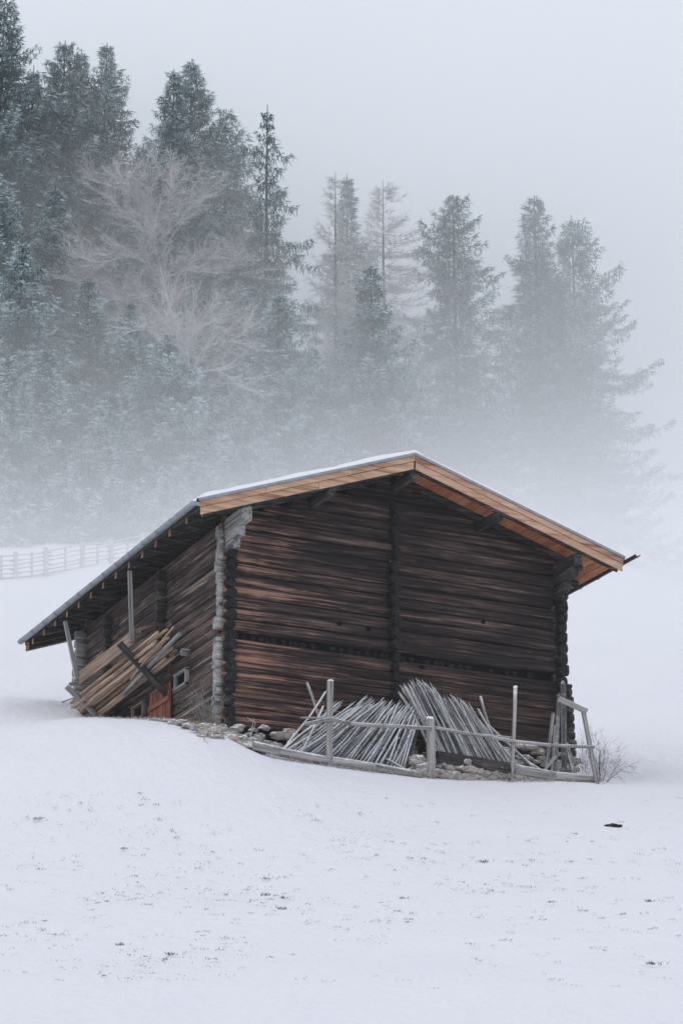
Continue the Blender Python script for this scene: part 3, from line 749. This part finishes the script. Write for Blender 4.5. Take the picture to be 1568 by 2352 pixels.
def larch(px,topy,d,R,label,start=.25,up=.25,dens=1.,name='larch_tree',skew=0.,pw=.6,fr0=.45,twigs=1.):
    pt=atD(px,topy,d); zb=gz(pt.x,pt.y)-.2; H=pt.z-zb
    root=empty(name,(pt.x,pt.y,zb)); tag(root,label,'tree')
    tapered([(pt.x,pt.y,zb),(pt.x+.1,pt.y,zb+H*.4),(pt.x,pt.y,zb+H*.75),(pt.x,pt.y,zb+H)],[.2,.13,.07,.012]).build('trunk',M['bark'],root)
    Ps=[];Ds=[];Ws=[];Fr=[]; z=H*start; rt=np.array([CR.x,CR.y,0])
    while z<H*.99:
        t=(z-H*start)/(H*(1-start))
        for k in range(int(4*dens)+1):
            az=rng.random()*6.283; dirh=np.array([math.cos(az),math.sin(az),0]); L=R*((1-t)**pw+.05)*rng.uniform(.6,1.1)*(1+skew*dirh.dot(rt))
            ns=max(int(L/.3),3); s=np.linspace(0.05,1,ns); ang=up*.4-.25*np.sin(s*2.5)+ (s**2)*(.55+up)
            dl=L/ns; hx=np.cumsum(np.cos(ang)*dl); hz=np.cumsum(np.sin(ang)*dl)
            wob=np.cumsum(rng.normal(size=ns)*.05)
            lat=np.array([-dirh[1],dirh[0],0]); P=np.array([pt.x,pt.y,zb+z])+dirh*hx[:,None]+np.array([0,0,1])*hz[:,None]+lat*wob[:,None]
            w=(.035*(1-s[:-1]*.8)*min(1,L/2)+.006)[:,None]*np.array([0,0,1])
            Ps.append(P[:-1]);Ds.append((P[1:]-P[:-1])*1.02);Ws.append(w);Fr.append(np.full(ns-1,.25))
            rep=int(8*twigs); PP=np.repeat(P,rep,0); m=len(PP)
            D=unit(rng.choice([-1,1],m)[:,None]*lat*rng.uniform(.3,1.2,(m,1))+dirh*rng.uniform(.2,1,(m,1))+np.array([0,0,1])*rng.uniform(-.3,.9,(m,1)))
            ln=rng.uniform(.2,.75,m)*min(1,.3+L/2)
            w=unit(np.cross(D,unit(rng.normal(size=(m,3)))))*.014
            PP=PP+rng.normal(size=(m,3))*.04
            Ps.append(PP);Ds.append(D*ln[:,None]);Ws.append(w);Fr.append(np.clip(fr0+rng.normal(size=m)*.2,0,1))
        z+=.42*rng.uniform(.7,1.3)
    V,fr=quads(np.concatenate(Ps),np.concatenate(Ds),np.concatenate(Ws),np.concatenate(Fr))
    blademesh('crown',V,fr,M['twig'],root,(pt.x,pt.y,zb)); return root

def baretree(px,py,d,label,arms,name='bare_tree',base_px=None,tw=1.0,fr0=.95):
    """arms: list of pixel polylines of the limbs; twig clouds grow along them"""
    b0=atD(px,py,d); zb=gz(b0.x,b0.y)-.2
    root=empty(name,(b0.x,b0.y,zb)); tag(root,label,'tree')
    tk=tapered([(b0.x,b0.y,zb),(b0.x+.1,b0.y,(zb+b0.z)/2),tuple(b0)],[.26,.2,.15]); tk.build('trunk',M['bark'],root)
    Ps=[];Ds=[];Ws=[];Fr=[]
    def limb(P,w0,w1,depth):
        P=np.array(P); n=len(P); s=np.linspace(0,1,n)
        ws=(w0+(w1-w0)*s)[:-1,None]
        Ps.append(P[:-1]);Ds.append((P[1:]-P[:-1])*1.03);Ws.append(ws*np.array([0,0,1.]));Fr.append(np.full(n-1,fr0*.9))
        Ps.append(P[:-1]);Ds.append((P[1:]-P[:-1])*1.03);Ws.append(ws*np.array([CR.x,CR.y,0]));Fr.append(np.full(n-1,fr0*.6))
        if depth==0: return
        for k in range(1,n-1 if depth>1 else n):
            tang=unit(P[k]-P[k-1])
            cnt=3 if depth==2 else int(3*tw)+1
            for _ in range(cnt):
                L=(rng.uniform(.8,2.2) if depth==2 else rng.uniform(.3,.95))
                dr=unit(tang*rng.uniform(.6,1.2)+rng.normal(size=3)*np.array([.65,.65,.28])+np.array([0,0,rng.uniform(-.05,.3)]))
                m=6 if depth==2 else 4; q=[P[k]]
                for j in range(m):
                    dr=unit(dr+rng.normal(size=3)*.12+np.array([0,0,.03 if depth==2 else .06])); q.append(q[-1]+dr*L/m)
                limb(q,.015 if depth==2 else .008,.005,depth-1)
    for arm in arms:
        dd=d+rng.uniform(-1.5,1.5); pts=[atD(x,y,d if i==0 else dd+ (i*rng.uniform(-.6,.4))) for i,(x,y) in enumerate(arm)]
        # catmull-rom refine
        Q=[np.array(p) for p in pts]; Q=[2*Q[0]-Q[1]]+Q+[2*Q[-1]-Q[-2]]; out=[]
        for i in range(1,len(Q)-2):
            L=np.linalg.norm(Q[i+1]-Q[i]); ns=max(int(L/.4),2)
            for t in np.arange(ns)/ns: out.append(.5*((2*Q[i])+(-Q[i-1]+Q[i+1])*t+(2*Q[i-1]-5*Q[i]+4*Q[i+1]-Q[i+2])*t*t+(-Q[i-1]+3*Q[i]-3*Q[i+1]+Q[i+2])*t**3))
        out.append(Q[-2]); limb(out,.038,.014,2)
    V,fr=quads(np.concatenate(Ps),np.concatenate(Ds),np.concatenate(Ws),np.concatenate(Fr))
    blademesh('crown',V,fr,M['twig'],root,(b0.x,b0.y,zb)); return root

# dark back row (left), then singles to the right
S=spruce
S(12,-8,124,4.6,.40,label='tallest dark spruce at the far left edge, its top touching the frame',pw=.62)
S(78,150,125,3.6,.42,label='dark spruce shoulder just right of the tallest edge spruce')
S(150,92,126,4.0,.42,label='dark spruce with a blunt double top, second from the left edge',pw=.6)
S(188,112,127,3.2,.42,label='spruce forming the right half of the blunt double top')
S(246,98,127,4.0,.40,label='pointed dark spruce third from the left with long right branches',pw=.7,irr=.35)
S(400,158,124,3.3,.5,label='lower left twin top of the big pyramid spruce',pw=.7)
S(441,134,126,4.3,.5,label='big pyramid shaped spruce left of the middle gap',pw=.72)
S(520,250,128,3.8,.48,label='rounded spruce shoulder right of the big pyramid spruce',pw=.6)
S(330,330,130,3.6,.4,label='dark spruce filling the notch behind the frosted bare tree')
S(614,240,124,3.1,.4,label='slim spruce with drooping branches standing alone left of the larches',droop=.6,pw=.8,irr=.4,dens=.62,step=.5)
S(797,398,134,2.2,.22,label='thin dark spruce tip rising behind the left bare larch',pw=.7,dens=.9)
S(1040,447,132,2.9,.35,label='open spruce with irregular branches right of the larches',pw=.45,irr=.45,dens=.85,start=.16,step=.44)
S(1226,449,135,2.7,.35,label='slender spruce with a bare lower trunk, second from the right',pw=.55,irr=.35,dens=.9,start=.28,trunk=.3,step=.44)
S(1312,494,134,3.9,.35,label='broad rightmost spruce with long branches reaching right',pw=.62,irr=.35,dens=.9,skew=.2,start=.05,step=.44)
S(1268,640,141,3.2,.12,label='hazy spruce filling the gap behind the two rightmost trees',dens=.5,irr=.4)
S(1130,880,143,2.6,.10,label='faint small spruce between the open spruce and the slender one',dens=.6)
# frosted front row
S(-12,400,113,3.8,.75,label='frosted spruce cut by the left edge below the tallest one',pw=.6)
S(128,425,118,3.4,.6,label='frosted spruce in front of the double topped one')
S(52,560,108,3.6,.85,label='heavily frosted young spruce low at the left edge')
S(205,640,112,3.3,.7,label='frosted spruce left below the bare frosted tree',irr=.4)
S(300,700,110,3.2,.85,label='white frosted spruce directly under the bare frosted tree',irr=.4)
S(392,770,106,3.3,1.0,label='whitest frosted spruce, bushy, in the centre of the left wood',irr=.4,leafl=1.15)
S(470,620,119,3.4,.5,label='darker spruce right of the bare frosted tree')
S(548,560,121,3.6,.5,label='spruce between the pyramid spruce and the slim drooping one')
S(640,670,114,3.2,.75,label='frosted spruce in front of the slim drooping one',irr=.35)
S(716,800,118,2.6,.6,label='frosted spruce to the left of the left larch trunk',dens=.85)
S(852,612,121,3.1,.55,label='frosted spruce in front of the right bare larch',pw=.7,irr=.35,dens=.9)
S(930,820,128,2.6,.4,label='hazy spruce right of the frosted one under the right larch',dens=.8)
S(110,800,104,3.0,.9,label='small frosted spruce low at the left, above the distant fence')
S(20,820,101,2.6,.9,label='small frosted spruce at the left edge above the distant fence')
S(520,850,109,2.8,.8,label='small frosted spruce above the left end of the barn roof')
S(255,900,101,2.3,.9,label='little frosted spruce standing above the left eave of the barn')
for k_,(x_,y_,d_,lb) in enumerate(((-25,1085,104,'young spruce half lost in mist at the left edge behind the distant fence'),(38,1120,102,'second misty young spruce from the left edge behind the distant fence'),(92,1070,105,'taller misty young spruce behind the second post of the distant fence'),
    (150,1110,103,'low misty spruce behind the middle of the distant fence'),(208,1060,106,'misty young spruce behind the fourth post of the distant fence'),(262,1100,104,'misty low spruce left of where the distant fence meets the eave'),(320,1050,107,'misty young spruce just above the left slope of the barn roof'),
    (385,1075,107,'fog bound spruce over the lower left slope of the barn roof'),(445,1040,109,'fog bound young spruce over the kink of the roof edge'))):
    S(x_,y_,d_,2.3,.7,label=lb,start=.02,raw=True,step=.36)
# larches and bare trees
larch(770,398,128,1.9,'narrow bare larch, the left one of two',dens=1.1,start=.3)
larch(879,418,131,3.0,'wide bare larch, the right one of two',dens=1.3,skew=.35,start=.3,pw=.5)
baretree(385,760,120,'wide bare tree with arching frosted limbs in the left wood',[
 [(385,760),(372,660),(355,560),(345,470),(335,405)],[(350,540),(300,500),(250,450),(225,405)],[(352,520),(385,470),(395,400)],[(355,560),(400,520),(440,470),(470,440)],
 [(362,610),(300,590),(230,600),(160,580)],[(368,640),(430,620),(490,615),(545,590)],[(345,500),(300,440),(280,400)],[(372,670),(300,685),(240,670),(170,640)],
 [(375,690),(440,690),(510,650),(565,620)],[(380,730),(320,745),(260,735),(230,745)],[(382,740),(430,760),(470,750),(510,720)]],tw=1.5,fr0=.72)
baretree(440,860,112,'lower bare frosted tree beneath the wide arching one',[
 [(440,860),(430,800),(460,740),(500,700)],[(440,860),(400,800),(350,760),(300,760)],[(440,860),(470,800),(530,780),(570,760)],[(440,860),(420,780),(400,730),(390,690)],[(440,860),(500,850),(540,880),(570,900)]],tw=1.2,fr0=.75)

# ------------------------------------------------------------------ distant fence on the slope
ff=empty('pasture_fence',tuple(atD(106,1320,91))); tag(ff,'misty split rail fence with snowy rails on the slope left of the barn','fence')
posts=[(-34,1272,1334,89.4),(36,1268,1330,90.2),(106,1259,1322,91),(190,1244,1305,93),(255,1238,1296,94.5),(327,1224,1284,96),(400,1212,1272,98)]
T=[]
for (x,yt,yb,dd) in posts:
    a=atD(x,yb+4,dd); c=atD(x,yt,dd); m=MB(); m.beam(a,c,.14,.14,up=(0,1,0)); m.build('post',M['mistwood'],ff); T.append((a,c))
for k in range(len(T)-1):
    a0,c0=T[k]; a1,c1=T[k+1]; m=MB(); mid0=(a0+a1)/2; mid1=(c0+c1)/2
    off=HF*.25; m.beam(mid0+off,mid1+off,.07,.07,up=(0,1,0)); m.build('stake',M['mistwood'],ff)
    for j in range(6):
        t=.14+.155*j; m=MB(); e=(a1-a0).normalized()*.25
        m.beam(a0.lerp(c0,t+random.uniform(-.02,.02))+HF*.12-e,a1.lerp(c1,t+random.uniform(-.02,.05))+HF*.12+e,.055,.055,n=6,seg=3,wob=.04); m.build('rail',M['mistwood'],ff)

# ------------------------------------------------------------------ bushes, sapling, grass
def bush(name,label,pos,h,spread,n,mat,fr0,lean=(0,0,0),wd=.006,tws=4,cat='bush'):
    Ps=[];Ds=[];Ws=[];Fr=[]; pos=np.array(pos); lean=np.array(lean)
    def grow(p,dr,L,w,depth):
        m=7; q=[p]; 
        for j in range(m):
            dr=unit(dr+rng.normal(size=3)*.10+lean*.05-np.array([0,0,.035*(j/m)])); q.append(q[-1]+dr*L/m)
        q=np.array(q); ws=np.linspace(w,w*.4,m)
        for ax in ((0,0,1.),(CR.x,CR.y,0),(HF.x,HF.y,0)):
            sd=unit(np.cross(q[1:]-q[:-1],np.array(ax)+rng.normal(size=3)*.2))
            Ps.append(q[:-1]);Ds.append((q[1:]-q[:-1])*1.02);Ws.append(sd*ws[:,None]);Fr.append(np.clip(fr0+rng.normal(size=m)*.15,0,1))
        if depth:
            for _ in range(tws): k=rng.integers(2,m); grow(q[k],unit(dr+rng.normal(size=3)*.5),L*rng.uniform(.25,.5),w*.55,depth-1)
    for i in range(n):
        az=rng.random()*6.283; s=spread*math.sqrt(rng.random()); dr=unit(np.array([math.cos(az)*s,math.sin(az)*s,1.])+lean)
        grow(pos+np.array([math.cos(az),math.sin(az),0])*s*.12,dr,h*rng.uniform(.6,1.1),wd,2)
    V,fr=quads(np.concatenate(Ps),np.concatenate(Ds),np.concatenate(Ws),np.concatenate(Fr)); o=blademesh(name,V,fr,mat,None,tuple(pos)); tag(o,label,cat); return o
def gp(px,py,Y): p=atY(px,py,Y); return (p.x,p.y,gz(p.x,p.y)-.03)
bush('leafless_bush','leafless thorny bush spreading right of the barn corner',gp(1378,1800,-1.1),1.15,.85,26,M['twigdark'],.1,(CR.x*.3,CR.y*.3,0),.006,5)
bush('leafless_bush','thin leafless bush behind the leaning end post of the yard fence',gp(1340,1790,-.6),1.3,.35,6,M['twigdark'],.2,(0,0,0),.005)
bush('frosted_bush','pale frosted bush at the left foot of the barn corner',gp(478,1690,-.55),.95,.45,30,M['twiggrey'],.4,(-.15,0,0),.006)
bush('dry_bush','small dark dry bush among the stones left of the gable',gp(492,1712,-.9),.5,.9,22,M['straw'],.1,(0,0,0),.008)
bush('sapling','thin bare sapling standing before the stone foundation',gp(574,1724,-.95),1.05,.10,1,M['twig'],.7,(-.10,0,0),.013,3,'sapling')

def tuft_mesh(spots,mat,name,label,cat,kind='stuff'):
    Ps=[];Ds=[];Ws=[];Fr=[]
    for (x,y,z,n,h,r,fr) in spots:
        g=gzs([(x,y),(x+.2,y),(x,y+.2)]); gx,gy=(g[1]-g[0])/.2,(g[2]-g[0])/.2
        az=rng.random(n)*6.283; s=rng.random(n)**.7*r; dx,dy=np.cos(az)*s,np.sin(az)*s
        P=np.stack([x+dx,y+dy,z-.01+gx*dx+gy*dy],1)
        az2=rng.random(n)*6.283; q=rng.uniform(.4,2.2,n)
        D=unit(np.stack([np.cos(az2)*q,np.sin(az2)*q,1+gx*np.cos(az2)*q+gy*np.sin(az2)*q],1))*(h*rng.uniform(.4,1.2,n))[:,None]
        W=unit(np.cross(D,rng.normal(size=(n,3))))*.007
        Ps.append(P);Ds.append(D);Ws.append(W);Fr.append(fr+rng.normal(size=n)*.15)
    V,fr=quads(np.concatenate(Ps),np.concatenate(Ds),np.concatenate(Ws),np.concatenate(Fr)); o=blademesh(name,V,fr,mat,None,(0,0,0)); tag(o,label,cat,kind=kind); return o
sp=[]
clus=[(640,1890,60),(500,2020,70),(560,2050,50),(430,2020,60),(260,2060,40),(350,2210,50),(700,1930,70),(880,1950,60),(1000,1990,60),(1250,1990,50),(1130,2060,40),(1300,2090,50),(150,1990,50),(780,2110,50),(950,2110,60),(1420,1960,60),(380,1930,60),(230,1870,60),(60,2150,40),(1250,2040,40),(480,2180,40)]
K=[]
for i in range(760):
    if random.random()<.55: cx,cy,s=random.choice(clus); px=random.gauss(cx,s*1.5); py=random.gauss(cy,s*.5)
    else: px=random.uniform(-60,1630); py=1830+450*random.random()
    if py<1815 or py>2300: continue
    K.append((px,py))
# intersect pixel rays with the ground by marching once per tuft
def onground(px,py):
    r=ray(px,py); r=r/r.dot(HF); t=np.arange(30,62,.5); P=np.array(CP)[None]+np.array(r)[None]*t[:,None]; g=gzs(P[:,:2]); k=np.argmax(P[:,2]-g<0)
    if k==0: return None
    a,b_=(P[k-1,2]-g[k-1]),(P[k,2]-g[k]); f=a/(a-b_); return P[k-1]*(1-f)+P[k]*f
for (px,py) in K:
    p=onground(px,py)
    if p is None: continue
    big=random.random(); z0=p[2]+.04
    if big>.974: sp.append((p[0],p[1],z0-.01,int(random.uniform(14,28)),.06,.08,.3)); sp.append((p[0]+.1,p[1],z0,8,.045,.16,.5))
    elif big>.80: sp.append((p[0],p[1],z0-.005,int(random.uniform(5,12)),.04,random.uniform(.05,.12),random.uniform(.25,.6)))
    else: sp.append((p[0],p[1],z0,int(random.uniform(4,12)),random.uniform(.02,.04),random.uniform(.06,.22),random.uniform(.8,1.25)))
tuft_mesh(sp,M['grass'],'meadow_grass','short grass blades poking through the thin snow of the meadow','grass')
sp=[]
for i in range(900):
    u=random.random(); px=465+150*u+random.gauss(0,12); Y=-.95+random.uniform(-.25,.1); p=atY(px,1710,Y); sp.append((p.x,Y,gz(p.x,Y)+.03,9,random.uniform(.08,.2),.09,.1))
for i in range(260):
    px=random.uniform(600,1380); Y=random.choice((-1.68,-1.3,-1.0)); p=atY(px,1780,Y); sp.append((p.x,Y,gz(p.x,Y)+.02,6,random.uniform(.08,.28),.08,.5))
for i in range(160):
    px=random.uniform(200,480); p=atX(px,1660,-1.1+random.uniform(-.2,.2)); sp.append((p.x,p.y,gz(p.x,p.y)+.02,5,.09,.07,.6))
tuft_mesh(sp,M['straw'],'dead_grass','brown dead grass along the stones and the foot of the fence','grass')
p=onground(1410,1902); m=MB()
for i in range(22):
    a=random.random()*6.28; s=random.random()*.16; m.stone((p[0]+CR.x*s*1.3*math.cos(a)+HF.x*s*.7*math.sin(a),p[1]+CR.y*s*1.3*math.cos(a)+HF.y*s*.7*math.sin(a),p[2]+.01+random.uniform(0,.03)),.05,.05,.025)
tag(m.build('molehill',M['earth']),'flat dark patch of bare soil lying in the snow at lower right','soil')

# ------------------------------------------------------------------ air: even haze round everything, thicker mist bank on the slope behind the barn
def volume_mat(name,dens,col=(.98,.996,1.0)):
    m=bpy.data.materials.new(name); m.use_nodes=True; t=m.node_tree; t.nodes.clear(); out=t.nodes.new('ShaderNodeOutputMaterial'); v=t.nodes.new('ShaderNodeVolumePrincipled')
    v.inputs['Density'].default_value=dens; v.inputs['Color'].default_value=(*col,1); v.inputs['Anisotropy'].default_value=.0
    t.links.new(v.outputs[0],out.inputs['Volume']); return m
HAZE=.0003; MIST=.036
def hz_box():
    m=MB(); vs=[(x,y,z) for z in (-24,95) for (x,y) in ((-480,-480),(480,-480),(480,480),(-480,480))]
    m.add(vs,[(0,3,2,1),(4,5,6,7),(0,1,5,4),(1,2,6,5),(2,3,7,6),(3,0,4,7)]); o=m.build('haze',volume_mat('haze_air',HAZE)); o['kind']='stuff'; tag(o,'thin even winter haze filling the air over the meadow','haze')
hz_box()
def front(u,py):
    a=np.interp(py,[0,300,600,800,950,1060,1160,1230,1300,1400],[.22,.33,.62,.94,1.22,1.47,1.85,2.1,2.18,2.19])
    b=np.interp(u,[-17,-7,-3.7,.3,5.7,9.8,12,20],[0,.0,-.04,-.12,-.26,-.24,-.18,-.1])*np.interp(py,[900,1200],[1,0])
    return max(70.,131-float(a+b)/MIST)
def mist():
    # closed body: front skin swells towards the barn low down and to the right, thins with height
    # rows rise through the elevation angles seen from the valley; the skin leans back uphill
    us=np.linspace(-130,130,61); rows=np.linspace(1750,-650,97); vs=[];fs=[]; D1=200.
    nu,nh=len(us),len(rows)
    for py in rows:
        th=math.tan(EL+math.atan((1176-py)/6000))
        for u in us:
            f=front(u,py); p=Vector((CP.x,CP.y,0))+HF*f+CR*u; vs.append((p.x,p.y,CP.z+f*th))
    for k,py in enumerate(rows):
        for u in us:
            p=Vector((CP.x,CP.y,0))+HF*D1+CR*u*1.02; vs.append((p.x,p.y,-10+100*k/(nh-1)))
    o=nu*nh; I=lambda i,j:j*nu+i
    for j in range(nh-1):
        for i in range(nu-1):
            fs.append((I(i,j),I(i+1,j),I(i+1,j+1),I(i,j+1))); fs.append((o+I(i,j),o+I(i,j+1),o+I(i+1,j+1),o+I(i+1,j)))
    for i in range(nu-1): fs.append((I(i,0),o+I(i,0),o+I(i+1,0),I(i+1,0))); fs.append((I(i,nh-1),I(i+1,nh-1),o+I(i+1,nh-1),o+I(i,nh-1)))
    for j in range(nh-1): fs.append((I(0,j),I(0,j+1),o+I(0,j+1),o+I(0,j))); fs.append((I(nu-1,j),o+I(nu-1,j),o+I(nu-1,j+1),I(nu-1,j+1)))
    m=MB(); m.add(vs,fs); ob=m.build('mist_bank',volume_mat('mist_air',MIST)); ob['kind']='stuff'; tag(ob,'bank of mist lying on the slope round the conifers','mist')
mist()
# ------------------------------------------------------------------ light
w=bpy.data.worlds.new('World'); SC.world=w; w.use_nodes=True; t=w.node_tree; t.nodes.clear()
out=t.nodes.new('ShaderNodeOutputWorld'); bg=t.nodes.new('ShaderNodeBackground'); sky=t.nodes.new('ShaderNodeTexSky'); sky.sky_type='NISHITA'; sky.sun_disc=False
SUN_EL,SUN_AZ=R_(48),R_(245)
sky.sun_elevation=SUN_EL; sky.sun_rotation=SUN_AZ; sky.altitude=1500; sky.air_density=1.0; sky.dust_density=6; sky.ozone_density=1
mx=t.nodes.new('ShaderNodeMix'); mx.data_type='RGBA'; mx.inputs[0].default_value=.93; mx.inputs[7].default_value=(8.65,8.9,9.75,1)
t.links.new(sky.outputs[0],mx.inputs[6]); t.links.new(mx.outputs[2],bg.inputs[0]); bg.inputs[1].default_value=.10; t.links.new(bg.outputs[0],out.inputs[0])
sd=bpy.data.lights.new('sun','SUN'); sd.energy=.5; sd.angle=R_(30); sd.color=(1,.97,.93); so=bpy.data.objects.new('sun',sd); COL.objects.link(so)
dv=Vector((math.sin(SUN_AZ)*math.cos(SUN_EL),math.cos(SUN_AZ)*math.cos(SUN_EL),math.sin(SUN_EL)))
so.rotation_euler=dv.to_track_quat('Z','Y').to_euler(); so.location=(0,-20,40)
SC.view_settings.view_transform='Standard'; SC.view_settings.look='None'; SC.view_settings.exposure=0; SC.view_settings.gamma=1
cy=SC.cycles; cy.use_denoising=True
try: cy.denoiser='OPENIMAGEDENOISE'; cy.denoising_input_passes='RGB_ALBEDO_NORMAL'
except Exception: pass
cy.max_bounces=12; cy.diffuse_bounces=3; cy.glossy_bounces=2; cy.volume_bounces=8; cy.transmission_bounces=2; cy.use_adaptive_sampling=False
